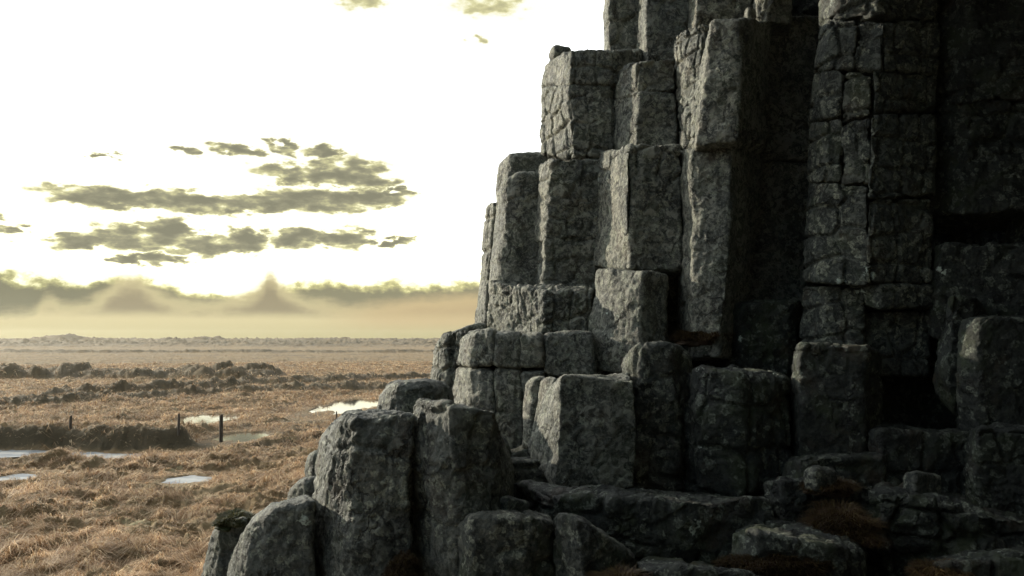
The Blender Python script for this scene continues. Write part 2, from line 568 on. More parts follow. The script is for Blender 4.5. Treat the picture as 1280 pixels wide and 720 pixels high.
def rock_mesh(pts, voxel, bev=0.03, amp=0.05, crack=0.018, cell=(0.42, 0.42, 0.5), rough=1.0, tilt=0.0, fine=1.0, spread=0.35):
    """a weathered block: hull of pts, rounded, remeshed, then broken up with noise and joints"""
    s = int(abs(pts[0].x * 1310 + pts[0].y * 710 + pts[0].z * 373 + pts[-1].x * 97)) % 977
    bm = bmesh.new()
    for p in pts:
        bm.verts.new(p)
    r = bmesh.ops.convex_hull(bm, input=bm.verts)
    junk = [g for g in r['geom_interior'] + r['geom_unused'] if isinstance(g, bmesh.types.BMVert)]
    if junk:
        bmesh.ops.delete(bm, geom=list(set(junk)), context='VERTS')
    bmesh.ops.dissolve_limit(bm, angle_limit=R(7), verts=bm.verts, edges=bm.edges)
    me0 = bpy.data.meshes.new('hull')
    bm.to_mesh(me0)
    bm.free()
    o = bpy.data.objects.new('hull', me0)
    C.objects.link(o)
    b = o.modifiers.new('b', 'BEVEL')
    b.width = bev
    b.segments = 3
    b.limit_method = 'ANGLE'
    b.angle_limit = R(25)
    rm = o.modifiers.new('r', 'REMESH')
    rm.mode = 'VOXEL'
    rm.voxel_size = voxel * fine
    dg = bpy.context.evaluated_depsgraph_get()
    me = bpy.data.meshes.new_from_object(o.evaluated_get(dg))
    bpy.data.objects.remove(o)
    bpy.data.meshes.remove(me0)
    n = len(me.vertices)
    v = np.empty(n * 3)
    me.vertices.foreach_get('co', v)
    v = v.reshape(-1, 3)
    # a little smoothing so the voxel steps go
    ne = len(me.edges)
    e = np.empty(ne * 2, dtype=np.int64)
    me.edges.foreach_get('vertices', e)
    e = e.reshape(-1, 2)
    deg = np.bincount(e.ravel(), minlength=n).astype(float)[:, None] + 1e-9
    for k in range(2):
        a = np.zeros_like(v)
        for c in range(3):
            a[:, c] = np.bincount(e[:, 0], v[e[:, 1], c], n) + np.bincount(e[:, 1], v[e[:, 0], c], n)
        v = v * 0.4 + 0.6 * a / deg
    me.vertices.foreach_set('co', v.ravel().astype(np.float32))
    me.update()
    nr = np.empty(n * 3)
    me.vertices.foreach_get('normal', nr)
    nr = nr.reshape(-1, 3)
    off = np.array([s * 3.7, s * 1.3, s * 2.1])
    q = v + off
    # broad sag and bulge moved as a vector, finer relief along the normal
    disp = np.stack([fbm(q * 1.5 + k * 41, 2, s + k) for k in range(3)], 1) * amp
    d = fbm(q * 3.2, 3, s + 5) * amp * 0.55 * rough
    rd = 1 - np.abs(fbm(q * 7.0, 3, s + 8))
    d += (rd - 0.75) * amp * 0.45 * rough
    d += fbm(q * 20.0, 3, s + 9, 0.6) * 0.014 * rough
    # stepped plates flaked off the faces
    fl, cid = cells((q + 0.06 * fbm(q * 3, 2, s + 1)[:, None]) / np.array(cell) * 0.8, s + 2, 0.9)
    d += (cid - 0.5) * amp * 0.4
    if crack:
        wq = q + 0.035 * np.stack([fbm(q * 2.5 + 7 * k, 3, s + 20 + k) for k in range(3)], 1)
        f, cid2 = cells(wq / np.array(cell), s + 4, 0.42)
        mask = sstep(vnoise(q * 0.9, s + 6) + spread, 0.0, 0.5)
        d -= crack * 2.4 * (1 - sstep(f, 0.0, 0.17)) * mask
    v2 = v + disp + nr * d[:, None]
    me.vertices.foreach_set('co', v2.ravel().astype(np.float32))
    me.update()
    smooth_shade(me)
    return me


def block_pts(edges, thick, top_tilt=0.0):
    """edges: (x_top, y_top, x_bottom, y_bottom, depth) from left to right, in photograph pixels and metres.
    The block runs back behind that front by `thick` metres."""
    P = []
    cx = sum(e[0] for e in edges) / len(edges)
    for (xt, yt, xb, yb, d) in edges:
        a, b = at(xt, yt, d), at(xb, yb, d)
        P += [a, b]
        k = (d + thick) / d
        cxw = (cx - 640) / FPX * (d + thick)
        for q, t in ((a, top_tilt), (b, 0)):
            x = q.x * k
            x = x + (cxw - x) * 0.12
            drop = 0.75 * max(0.0, EYE - q.z) * (k - 1) if q is a else 0.0
            P.append(Vector((x, d + thick, q.z + t - drop)))
    return P


def widen(edges, k=3.0):
    e = [list(q) for q in edges]
    e[0][0] -= k * 0.3; e[0][2] -= k * 0.5
    e[-1][0] += k; e[-1][2] += k
    return [tuple(q) for q in e]


def base_point(pts):
    c = sum(pts, Vector()) / len(pts)
    return Vector((c.x, c.y, min(p.z for p in pts)))


def recentre(me, loc):
    me.transform(Matrix.Translation(-loc))


def rock(name, label, cat, edges, thick=1.0, mat=ROCK, group=None, tilt=0.0, **kw):
    """one rock that is a single mesh"""
    edges = widen(edges)
    pts = block_pts(edges, thick, tilt)
    d = min(e[4] for e in edges)
    me = rock_mesh(pts, max(0.016, 0.0023 * d), **kw)
    loc = base_point(pts)
    recentre(me, loc)
    me.name = name
    o = link(name, me, mat)
    o.location = loc
    return tag(o, label, cat, group, 'thing')


def column(label, segs, thick=1.2, mat=ROCK, group='basalt columns of the cliff', name='basalt_column', **kw):
    """a column of stacked blocks: segs = list of edge lists or (edges, options)"""
    allp = []
    built = []
    for sgm in segs:
        opt = dict(kw)
        pn, lab, tk = 'block', None, thick
        if isinstance(sgm, tuple):
            sgm, extra = sgm
            extra = dict(extra)
            pn = extra.pop('part', 'block')
            lab = extra.pop('label', None)
            tk = extra.pop('thick', thick)
            opt.update(extra)
        sgm = widen(sgm)
        pts = block_pts(sgm, tk, opt.pop('tilt', 0.0))
        allp += pts
        d = min(e[4] for e in sgm)
        built.append((pn, lab, rock_mesh(pts, max(0.016, 0.0023 * d), **opt)))
    loc = base_point(allp)
    root = bpy.data.objects.new(name, None)
    C.objects.link(root)
    root.location = loc
    tag(root, label, 'rock column', group, 'thing')
    for pn, lab, me in built:
        recentre(me, loc)
        me.name = pn
        o = bpy.data.objects.new(pn, me)
        C.objects.link(o)
        me.materials.clear()
        me.materials.append(mat)
        o.parent = root
        if lab:
            o['label'] = lab
    return root


# ------------------------------------------------------------------ the plain
PUDDLES = [  # centre px, half width px, half height px, surface height, material
    (250, 526, 36, 8.0, 0.14, 'water', 'sunlit pool of water seen between the two fence posts'),
    (300, 546, 25, 6.2, 0.1, 'water', 'small bright pool just right of the tallest fence post'),
    (436, 508, 36, 8.5, 0.0, 'water', 'largest bright pool beside the rounded boulder'),
    (20, 597, 26, 4.5, 0.06, 'ice', 'frozen patch at the left edge of the photo'),
    (237, 600, 30, 5.5, 0.06, 'ice', 'frozen patch among tussocks below the fence posts'),
]
PW = []
for (x, y, rx, ry, z, k, l) in PUDDLES:
    c = on_plain(x, y, z)
    e = on_plain(x + rx, y, z)
    n_ = on_plain(x, y - ry, z)
    f_ = on_plain(x, y + ry, z)
    PW.append((c.x, (n_.y + f_.y) / 2, e.x - c.x, (n_.y - f_.y) / 2, z, k, l))


def seg_curve(X, pts):
    """Y of a polyline at given X (pts in px -> plain)"""
    q = [on_plain(a, b) for a, b in pts]
    return np.interp(X, [p.x for p in q], [p.y for p in q])


def plain_height(x, y):
    P = np.stack([x, y, np.zeros_like(x)], 1)
    r = np.hypot(x, y)
    near = 1 - sstep(r, 40, 160)
    nq = 1 - sstep(r, 60, 220)
    h = 0.10 * fbm(P * 0.35, 3, 301)
    ang = 3.0 * vnoise(P * 0.25, 305)
    t1 = 1 - np.abs(fbm((P + 0.7 * np.stack([vnoise(P * 0.8, 310), vnoise(P * 0.8, 311), ang * 0], 1)) * np.array([0.75, 1.2, 1]), 3, 302)) * 2.2
    h += 0.2 * t1
    h += 0.15 * (1 - np.abs(fbm(P * 2.6, 3, 303)) * 2) * near
    h += nq * 0.10 * sstep(fbm(P * 1.25 + 0.4 * vnoise(P * 0.9, 307)[:, None], 3, 304), -0.15, 0.35)
    # scattered tall tussocks
    f, cid = cells(P * 0.42, 320, 0.9)
    h += np.where(cid > 0.72, 0.3 * sstep(f, 0.12, 0.75), 0) * (1 - sstep(r, 120, 300))
    heath = np.zeros_like(x)
    # ditch and cut bank
    yb = seg_curve(x, [(-260, 561), (0, 561), (110, 562), (210, 565), (330, 560), (470, 552)])
    dy = y - yb - 0.35 * vnoise(P * 0.7, 330)
    fade = 1 - sstep(x, on_plain(215, 562).x, on_plain(310, 560).x)
    fade = fade + 0.18 * sstep(x, on_plain(300, 560).x, on_plain(330, 560).x) * (1 - sstep(x, on_plain(400, 560).x, on_plain(430, 560).x))
    step = sstep(dy, 0.0, 0.75) * (1 - 0.85 * sstep(dy, 1.6, 7.0)) * fade
    h += 0.62 * step
    mm = np.exp(-((dy + 1.3) / 1.3) ** 4) * np.clip(fade, 0, 1)
    h = h * (1 - mm) + (0.02 + 0.1 * h) * mm - 0.06 * mm
    heath = np.maximum(heath, np.clip(fade * 1.3, 0, 1) * sstep(dy, -0.15, 0.15) * (1 - sstep(dy, 0.75, 1.15)))
    # lumpy peat banks
    def lumpy(pts, hgt, wid, x0, x1, seed, sc_):
        nonlocal h, heath
        yl = seg_curve(x, pts)
        w_ = wid * (1 + 0.5 * vnoise(P * 0.12, seed))
        dd = np.abs(y - yl - wid * 0.5 * vnoise(P * 0.08, seed + 3)) / w_
        f, cid = cells(np.stack([x, y, 0 * x], 1) / sc_, seed + 1, 0.9)
        m = (1 - sstep(dd, 0.5, 1.05)) * sstep(x, on_plain(x0, pts[0][1]).x, on_plain(x0 + 14, pts[0][1]).x)
        m = m * (1 - sstep(x, on_plain(x1 - 14, pts[-1][1]).x, on_plain(x1, pts[-1][1]).x))
        h += m * hgt * (0.55 + 0.45 * cid) * (0.6 + 0.4 * sstep(f, 0.0, 0.4))
        heath = np.maximum(heath, 0.9 * sstep(m, 0.2, 0.6))
    lumpy([(-200, 474), (0, 474), (170, 475), (345, 475), (380, 475)], 1.6, 3.6, -400, 352, 340, 2.8)
    lumpy([(-200, 514), (0, 512), (90, 508), (200, 500), (350, 493), (545, 488), (640, 488)], 0.75, 1.7, -400, 640, 350, 1.7)
    lumpy([(40, 502), (120, 499), (210, 492), (340, 484), (545, 474), (600, 473)], 0.95, 2.2, 50, 600, 360, 2.0)
    lumpy([(-300, 441), (0, 441), (300, 441), (640, 441), (700, 441)], 1.1, 6.0, -500, 680, 370, 5.0)
    # far dark moor rising a little towards the horizon
    far = sstep(y, 330, 520)
    h += far * (0.9 + 2.6 * sstep(y, 450, 800) + 1.2 * fbm(P * 0.02, 4, 380) + 3.4 * np.maximum(0, fbm(P * np.array([0.22, 0.12, 1]), 4, 381) - 0.05) + 1.6 * np.maximum(0, fbm(P * 0.05, 3, 382)))
    k = on_plain(75, 430).x / on_plain(75, 430).y
    h += 5.0 * np.exp(-((x - k * 620) / 22) ** 2 - ((y - 620) / 30) ** 2)
    k2 = (258 - 640) / FPX
    h += 3.4 * np.exp(-((x - k2 * 640) / 14) ** 2 - ((y - 640) / 30) ** 2)
    h = np.minimum(h, 14)
    heath = np.maximum(heath, 0.85 * sstep(y, 380, 450) * (0.8 + 0.4 * vnoise(P * 0.05, 385)))
    # hollows that hold the pools
    for (cx, cy, ax, ay, z, kk, ll) in PW:
        q0 = np.sqrt(((x - cx) / ax) ** 2 + ((y - cy) / ay) ** 2)
        q = q0 + 0.3 * vnoise(P * np.array([1.1, 0.4, 1]), 390) + 0.14 * vnoise(P * 2.5, 391)
        g = 1 - sstep(q0, 1.8, 2.3)   # a low even rim keeps each pool in view
        h = h * (1 - g) + np.clip(h, z + 0.09, z + 0.13) * g
        m = 1 - sstep(q, 0.8, 1.1)
        h = h * (1 - m) + (z + 0.02) * m
    return h - 0.08, np.clip(heath, 0, 1)


def build_plain():
    rad = [3.0]
    while rad[-1] < 1650:
        r = rad[-1]
        rad.append(r * (1.0048 if r < 60 else 1.0065 if r < 900 else 1.05))
        if rad[-1] < 12:
            rad[-1] = r * 1.02
    rad = np.array(rad)
    a = np.concatenate([np.linspace(-180, -48, 40)[:-1], np.linspace(-48, -34, 50)[:-1], np.linspace(-34, 6, 760)[:-1],
                        np.linspace(6, 60, 60)[:-1], np.linspace(60, 180, 30)[:-1]])
    A, Rr = np.meshgrid(np.radians(a), rad)
    x, y = (Rr * np.sin(A)).ravel(), (Rr * np.cos(A)).ravel()
    h, ht = plain_height(x, y)
    v = np.stack([x, y, h], 1)
    v = np.vstack([v, [[0, 0, -0.1]]])
    ht = np.append(ht, 0)
    nr, na = len(rad), len(a)
    i = np.arange(nr - 1)[:, None] * na
    j = np.arange(na)[None, :]
    jn = (j + 1) % na
    f = np.stack([i + j, i + jn, i + na + jn, i + na + j], 2).reshape(-1, 4)[:, ::-1]
    c = len(v) - 1
    j = np.arange(na)
    tri = np.stack([j, (j + 1) % na, np.full(na, c)], 1)
    me = mesh_np('ground', v, [f, tri])
    smooth_shade(me)
    at_ = me.attributes.new('heath', 'FLOAT', 'POINT')
    at_.data.foreach_set('value', ht.astype(np.float32))
    o = link('ground', me, STRAW)
    return tag(o, 'plain of matted straw-coloured grass with peat banks', None, None, 'structure')


build_plain()

for (cx, cy, ax, ay, z, kk, ll) in PW:
    n = 72
    th = np.linspace(0, 2 * np.pi, n, endpoint=False)
    rr = 1.62 + 0.08 * np.sin(3 * th + cx)
    v = np.stack([cx + ax * rr * np.cos(th), cy + ay * rr * np.sin(th), np.full(n, z)], 1)
    v = np.vstack([v, [[cx, cy, z]]])
    f = np.stack([np.arange(n), (np.arange(n) + 1) % n, np.full(n, n)], 1)
    nm = 'water' if kk == 'water' else 'ice'
    o = link(nm, mesh_np(nm, v, [f]), WATER if kk == 'water' else ICE)
    tag(o, ll, None, None, 'structure')

# ice lying in the ditch below the cut bank
xs = np.linspace(on_plain(-230, 561).x, on_plain(222, 565).x, 120)
ys = seg_curve(xs, [(-260, 561), (0, 561), (110, 562), (210, 565), (330, 560), (470, 552)])
wv = np.stack([xs, 0 * xs, 0 * xs], 1)
lo = ys - 1.9 + 0.4 * vnoise(wv * 1.0, 5)
hi = ys + 0.05 + 0.1 * vnoise(wv, 9)
v = np.vstack([np.stack([xs, lo, np.full(120, -0.03)], 1), np.stack([xs, hi, np.full(120, -0.03)], 1)])
i = np.arange(119)
o = link('ice', mesh_np('ice', v, [np.stack([i, i + 1, i + 121, i + 120], 1)]), ICE)
tag(o, 'pale blue strip of ice in the ditch under the cut bank', None, None, 'structure')


# ------------------------------------------------------------------ grass
def blades(name, pos, length, width, lean_dir, lean, mat, label, rng, cat=None, grp=None):
    """pos (N,3), curved tapering blades, each two bent segments"""
    n = len(pos)
    side = np.stack([-np.sin(lean_dir), np.cos(lean_dir), np.zeros(n)], 1)
    tw = rng.uniform(-0.6, 0.6, n)
    side = side * np.cos(tw)[:, None] + np.array([0, 0, 1])[None] * np.sin(tw)[:, None] * 0.4
    fw = np.stack([np.cos(lean_dir), np.sin(lean_dir), np.zeros(n)], 1)
    L = length[:, None]
    W = width[:, None] * 0.5
    le = lean[:, None]
    m = pos + fw * L * 0.32 * le + np.array([0, 0, 1]) * L * 0.42 * (1.05 - 0.45 * le)
    t = m + fw * L * 0.5 * (0.35 + le) + np.array([0, 0, 1]) * L * (0.42 - 0.62 * le)
    v = np.stack([pos - side * W, pos + side * W, m + side * W * 0.8, m - side * W * 0.8, t], 1).reshape(-1, 3)
    b = np.arange(n) * 5
    q = np.stack([b, b + 1, b + 2, b + 3], 1)
    tr = np.stack([b + 3, b + 2, b + 4], 1)
    o = link(name, mesh_np(name, v, [q, tr]), mat)
    tag(o, label, cat, grp, 'stuff')
    return o


rng = np.random.default_rng(5)
N = 520000
rr = np.exp(rng.uniform(math.log(11.5), math.log(150), N))
aa = np.radians(rng.uniform(-34.5, 0, N))
gx, gy = rr * np.sin(aa), rr * np.cos(aa)
gz, gh = plain_height(gx, gy)
P3 = np.stack([gx, gy, 0 * gx], 1)
keep = np.ones(N, bool)
for (cx, cy, ax, ay, z, kk, ll) in PW:
    q = np.sqrt(((gx - cx) / ax) ** 2 + ((gy - cy) / ay) ** 2)
    keep &= ~((q < 1.35) & (gz < z + 0.02))
    qf = np.sqrt(((gx - cx) / ax) ** 2 + ((gy - cy + ay * 0.8) / (ay * 1.6)) ** 2)
    keep &= ~((qf < 1.1) & (rng.uniform(0, 1, N) < 0.9))
yb_ = seg_curve(gx, [(-260, 561), (0, 561), (110, 562), (210, 565), (330, 560), (470, 552)])
keep &= ~((gy > yb_ - 3.0) & (gy < yb_ - 0.0) & (gx < on_plain(215, 562).x) & (rng.uniform(0, 1, N) < 0.93))
keep &= (gh < 0.5) | (rng.uniform(0, 1, N) < 0.25)
gx, gy, gz, rr, P3 = gx[keep], gy[keep], gz[keep], rr[keep], P3[keep]
n = len(gx)
ld = 5.0 * vnoise(P3 * 0.7, 401) + 4.0 * vnoise(P3 * 2.2, 402) + rng.normal(0, 0.5, n)
clump = sstep(fbm(P3 * 2.1, 3, 404), -0.35, 0.4)
ln = rng.uniform(0.16, 0.5, n) * (0.45 + 0.85 * clump) * (1 + 0.6 * vnoise(P3 * 0.5, 403)) * (1 + 0.25 * sstep(rr, 25, 60))
wd = np.maximum(0.007, rr * 0.00055) * rng.uniform(0.7, 1.3, n)
lean = np.clip(rng.normal(1.0, 0.2, n), 0.3, 1.25)
blades('grass', np.stack([gx, gy, gz - 0.02], 1), ln, wd, ld, lean, BLADE, 'matted straw-coloured dead grass covering the plain', rng)

# ------------------------------------------------------------------ fence posts
def ground_hit(x, y):
    d = np.linspace(20, 90, 3000)
    p0 = at(x, y, 1.0)
    h_, _ = plain_height(p0.x * d, d)
    z_ = EYE + (p0.z - EYE) * d
    k = int(np.argmax(z_ < h_ + 0.02))
    return Vector((p0.x * d[k], d[k], h_[k]))


def fence_post(x, ytop, ybot, z, half, lean, label):
    b = ground_hit(x, ybot)
    tp = at(x, ytop, b.y)
    hgt = tp.z - b.z
    bm = bmesh.new()
    rings = [(-0.35, 1.08), (0.0, 1.05), (hgt * 0.5, 1.0), (hgt - 0.06, 0.93), (hgt, 0.7)]
    prev = None
    for k, (zz, s_) in enumerate(rings):
        ring = []
        for j in range(10):
            t_ = j * math.tau / 10
            rj = half * s_ * (1 + 0.09 * math.sin(3 * t_ + x + k))
            ring.append(bm.verts.new((rj * math.cos(t_) + lean * zz + 0.004 * math.sin(k * 2.3 + x), rj * math.sin(t_), zz + (0.02 * math.cos(t_) if k == 4 else 0))))
        if prev:
            for j in range(10):
                bm.faces.new((prev[j], prev[(j + 1) % 10], ring[(j + 1) % 10], ring[j]))
        prev = ring
    bm.faces.new(prev)
    me = bpy.data.meshes.new('fence_post')
    bm.to_mesh(me)
    bm.free()
    o = link('fence_post', me, WOOD)
    o.location = b
    tag(o, label, 'fence post', 'fence posts on the plain')
    # fencing staple with a stub of wire
    for zz in (hgt * 0.45, hgt * 0.8):
        bm = bmesh.new()
        mt = Matrix.Translation((half * 0.9 + lean * zz, -0.01, zz)) @ Matrix.Rotation(R(80), 4, 'Y')
        bmesh.ops.create_cone(bm, cap_ends=True, segments=6, radius1=0.006, radius2=0.004, depth=0.16, matrix=mt)
        me = bpy.data.meshes.new('wire')
        bm.to_mesh(me)
        bm.free()
        s_ = bpy.data.objects.new('wire', me)
        C.objects.link(s_)
        me.materials.append(WOOD)
        s_.parent = o


fence_post(87.5, 519.5, 536, 0.62, 0.055, 0.06, 'shortest leaning fence post, alone at the far left')
fence_post(223, 517, 542, 0.55, 0.05, 0.0, 'thin middle fence post standing left of the sunlit pool')
fence_post(276, 518, 552, 0.35, 0.075, 0.0, 'tallest and thickest fence post at the end of the cut bank')
fence_post(420.5, 514, 526, 0.1, 0.035, 0.0, 'tiny distant post just above the upright boulder')

# ------------------------------------------------------------------ hillside under the rocks
def hill_height(x, y):
    P = np.stack([x, y, 0 * x], 1)
    drop = 1.75 + 0.03 * np.hypot(x, y) * 0
    right = sstep(x / np.maximum(y, 1.0), -0.14, 0.06)
    dl = 1.75 + 0.30 * np.maximum(y - 1.0, 0) + 0.35 * np.maximum(-x - 1.2, 0)
    dr = 1.75 + 0.16 * np.clip(y - 1.0, 0, 5.0) - 0.32 * np.clip(y - 7.0, 0, 4)
    drop = dl * (1 - right) + dr * right
    behind = sstep(-y, 1.0, 9.0)  # rise behind the viewpoint is unseen, added to hold off rear sky light
    h = EYE - drop + behind * (3.0 + 6.5 * sstep(x, -9, 4))
    h += 0.10 * fbm(P * 1.2, 4, 501) + 0.05 * fbm(P * 5, 3, 502)
    return np.maximum(h, -0.6)


def build_hill():
    xs = np.linspace(-13, 9, 200)
    ys = np.concatenate([np.linspace(-16, 0, 50)[:-1], np.linspace(0, 15, 190)])
    X, Y = np.meshgrid(xs, ys)
    x, y = X.ravel(), Y.ravel()
    v = np.stack([x, y, hill_height(x, y)], 1)
    nx = len(xs)
    i = np.arange(len(ys) - 1)[:, None] * nx
    j = np.arange(nx - 1)[None]
    f = np.stack([i + j, i + j + 1, i + nx + j + 1, i + nx + j], 2).reshape(-1, 4)
    me = mesh_np('hillside', v, [f])
    smooth_shade(me)
    m, t, b = new_mat('dark_peaty_soil')
    g = t.n.new('ShaderNodeNewGeometry')
    nn = t.noise(g.outputs['Position'], 3.0, 6, 0.65)
    t.l.new(t.mix(t.ss(nn, 0.35, 0.65), (0.02, 0.018, 0.012, 1), (0.07, 0.05, 0.03, 1)), b.inputs['Base Color'])
    b.inputs['Roughness'].default_value = 0.9
    t.l.new(bump(t, t.noise(g.outputs['Position'], 22, 6, 0.7), 0.05), b.inputs['Normal'])
    tag(link('hillside', me, m), 'dark peaty slope under the rocks', None, None, 'structure')


build_hill()

# ------------------------------------------------------------------ the cliff body behind the columns
def solid(name, pts, voxel, mat, label, amp=0.15, kind='structure', cat=None, **kw):
    me = rock_mesh([Vector(p) for p in pts], voxel, bev=0.15, amp=amp, **kw)
    o = link(name, me, mat)
    return tag(o, label, cat, None, kind)


def box_pts(x0, x1, y0, y1, z0, z1, top=0.0):
    return [(x, y, z) for x in (x0, x1) for y in (y0, y1) for z in (z0, z1)] 


BACK = 'dark rock mass of the hill behind the columns'
core = [
    block_pts([(640, 230, 640, 760, 13.2), (760, 210, 760, 760, 12.4), (870, 210, 870, 760, 11.6)], 5, 0),
    block_pts([(720, 92, 700, 300, 13.6), (860, 90, 860, 400, 12.6), (960, 90, 960, 400, 12.0)], 5, 0),
    block_pts([(785, -420, 785, 120, 13.8), (900, -420, 900, 300, 12.8), (1030, -420, 1030, 900, 11.8), (1500, -420, 1500, 900, 10.6)], 5, 0),
    block_pts([(835, 300, 835, 800, 11.7), (900, 300, 900, 800, 11.2), (1060, 300, 1060, 800, 10.9)], 3, 0),
    block_pts([(700, 480, 700, 900, 11.2), (850, 470, 850, 900, 10.6), (1000, 440, 1000, 900, 9.8), (1500, 400, 1500, 900, 9.4)], 4, 0),
    block_pts([(560, 560, 560, 900, 10.4), (700, 560, 700, 900, 9.6), (860, 600, 860, 900, 9.4)], 2, 0),
    block_pts([(480, 540, 480, 900, 8.1), (640, 545, 640, 900, 8.1)], 0.8, 0),
    block_pts([(592, 428, 592, 800, 10.9), (740, 426, 740, 800, 10.6)], 1.0, 0),
]
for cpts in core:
    solid('cliff_or_sky_blocker', cpts, 0.09, ROCKD, BACK)
# unseen rock masses added on the right, outside the frame, to block sky light
for k, (x0, x1, y0, y1, z1) in enumerate([(5.9, 9.0, 6.0, 9.6, 14.0), (5.2, 8.5, 2.6, 6.1, 14.0), (4.4, 8.0, -1.5, 2.7, 13.5), (3.0, 8.0, -7.5, -1.4, 13.0)]):
    solid('cliff_or_sky_blocker', box_pts(x0, x1, y0, y1, 1.2, z1), 0.14, ROCKD, 'unseen rock wall added to shade the hollow from the right')

solid('cliff_or_sky_blocker', box_pts(-3.0, 4.5, -7.5, -3.0, 1.0, 12.5), 0.14, ROCKD, 'unseen rock wall added behind the viewpoint to block sky light')  # out of view, added to cut rear sky light on the lower right
solid('cliff_or_sky_blocker', box_pts(2.4, 8.5, 3.4, 10.0, 9.0, 13.5), 0.14, ROCKD, 'unseen brow added high above the hollow to shade it')  # out of view, added to keep overhead sky light off the foot

# ------------------------------------------------------------------ columns, from the left
G = 'basalt columns of the cliff'
column('thin slab-like column forming the far left outline of the cliff',
       [[(610, 257, 594, 412, 13.6), (616, 252, 602, 412, 13.2), (645, 254, 642, 412, 13.2)]], 0.7, amp=0.04)
column('short rounded column top peeping up behind, left of the second step',
       [[(623, 204, 619, 320, 13.2), (637, 190, 634, 320, 12.8), (684, 187, 684, 320, 12.8)]], 0.9, bev=0.10, amp=0.04)
column('smooth tall column with a thin bright left rim beside the thin slab',
       [[(622, 238, 612, 372, 12.7), (631, 222, 618, 374, 12.1), (650, 213, 640, 374, 12.0), (676, 213, 672, 374, 12.0)]], 1.0, bev=0.07, amp=0.04, crack=0.008)
column('dark column with faint square joints, second from the left outline',
       [[(674, 203, 670, 300, 12.0), (691, 196, 678, 300, 11.4), (751, 196, 747, 300, 11.4)],
        [(671, 296, 669, 366, 12.0), (679, 296, 674, 368, 11.4), (747, 296, 743, 368, 11.4)]], 1.2, crack=0.012, cell=(0.3, 0.5, 0.3))
column('stepped column with wide sunlit left face and two thick blocks, under the small round stone',
       [[(682, 80, 678, 106, 12.8), (700, 65, 694, 107, 12.1), (714, 62, 711, 105, 11.5), (768, 60, 764, 104, 11.5), (812, 62, 812, 104, 12.1)],
        [(677, 109, 677, 194, 12.8), (711, 107, 712, 196, 11.5), (764, 106, 764, 196, 11.5), (800, 106, 800, 196, 12.3)]],
       1.4, crack=0.022, cell=(0.3, 0.5, 0.36), fine=0.7)
rock('stone', 'small reddish rounded stone lying on the top left edge of the cliff', 'stone',
     [(688, 60, 687, 72, 12.6), (693, 54, 692, 74, 12.4), (712, 58, 712, 74, 12.5)], 0.35, bev=0.08, amp=0.02, crack=0)
column('column topped by a squared block, right of the stepped sunlit one',
       [[(768, 96, 765, 122, 11.8), (782, 79, 777, 122, 11.3), (797, 74, 797, 116, 10.8), (843, 71, 843, 115, 10.8)],
        [(765, 124, 768, 188, 11.7), (778, 123, 776, 188, 11.2), (797, 118, 796, 186, 10.8), (843, 117, 843, 186, 10.8)],
        [(753, 190, 744, 334, 11.4), (770, 186, 764, 336, 10.9), (787, 183, 785, 338, 10.2), (849, 182, 850, 338, 10.2)],
        ([(763, 200, 766, 270, 10.95), (775, 190, 776, 303, 10.45), (784, 190, 781, 295, 10.15)],
         dict(part='flake', thick=0.35, label='curved pale flake peeling off the face', amp=0.02, crack=0))],
       1.3, crack=0.018, cell=(0.3, 0.3, 0.4), fine=0.75)
column('tall column cut by the top of the photo at the skyline',
       [[(757, -230, 756, 66, 13.0), (761, -230, 759, 66, 12.5), (802, -230, 801, 66, 12.5)]], 1.0, amp=0.05)
column('tall column with a bright ragged left edge reaching the top, second from the skyline',
       [[(800, -240, 800, 76, 12.3), (812, -240, 806, 78, 11.6), (864, -240, 861, 78, 11.6)]], 1.0, amp=0.05)
column('third column from the skyline at the top of the photo, behind the pale split one',
       [[(862, -260, 861, 56, 11.8), (878, -260, 868, 56, 11.1), (938, -260, 938, 56, 11.1)]], 1.0, amp=0.05)
column('split column with the brightest pale left face, standing forward at the top',
       [([(842, 48, 846, 130, 10.8), (851, 38, 854, 130, 10.3), (878, 28, 872, 130, 9.9), (886, 30, 878, 130, 9.9)],
         dict(thick=0.8, fine=0.65, crack=0.028, cell=(0.2, 0.2, 0.22), label='pale slab split off the face by a deep cleft')),
        ([(846, 110, 849, 180, 10.75), (880, 90, 865, 180, 9.5), (900, 90, 900, 180, 9.5)],
         dict(thick=0.9, fine=0.65, crack=0.025, cell=(0.16, 0.2, 0.4))),
        [(882, 44, 864, 181, 9.75), (888, 27, 868, 182, 9.3), (927, 22, 920, 182, 9.15), (963, 25, 953, 182, 10.2)],
        ([(849, 186, 849, 450, 10.6), (867, 184, 862, 450, 9.6), (919, 184, 900, 450, 9.4), (950, 186, 932, 450, 10.4)],
         dict(amp=0.05, crack=0.01))],
       1.2, amp=0.055)
column('narrow dark recessed column between the split one and the broad fractured one',
       [[(930, 22, 925, 200, 11.4), (950, 18, 944, 200, 10.7), (1020, 18, 1010, 200, 10.7)],
        [(926, 202, 922, 380, 11.4), (944, 202, 938, 380, 10.7), (1010, 202, 1004, 380, 10.7)]], 0.9, ROCK)
rock('stone', 'small pale stone wedged at the top edge between columns', 'stone',
     [(931, 10, 931, 22, 10.3), (936, 6, 936, 24, 10.2), (943, 9, 943, 23, 10.3)], 0.2, bev=0.05, amp=0.015, crack=0)
column('pale broken stump above the recessed column at the top of the photo',
       [[(944, -60, 944, 20, 10.5), (956, -90, 956, 24, 10.2), (990, -90, 986, 30, 10.3)]], 0.8, amp=0.06, crack=0.03)
ek = dict(amp=0.028, fine=0.75, crack=0.019, cell=(0.32, 1.4, 0.34), spread=0.8)
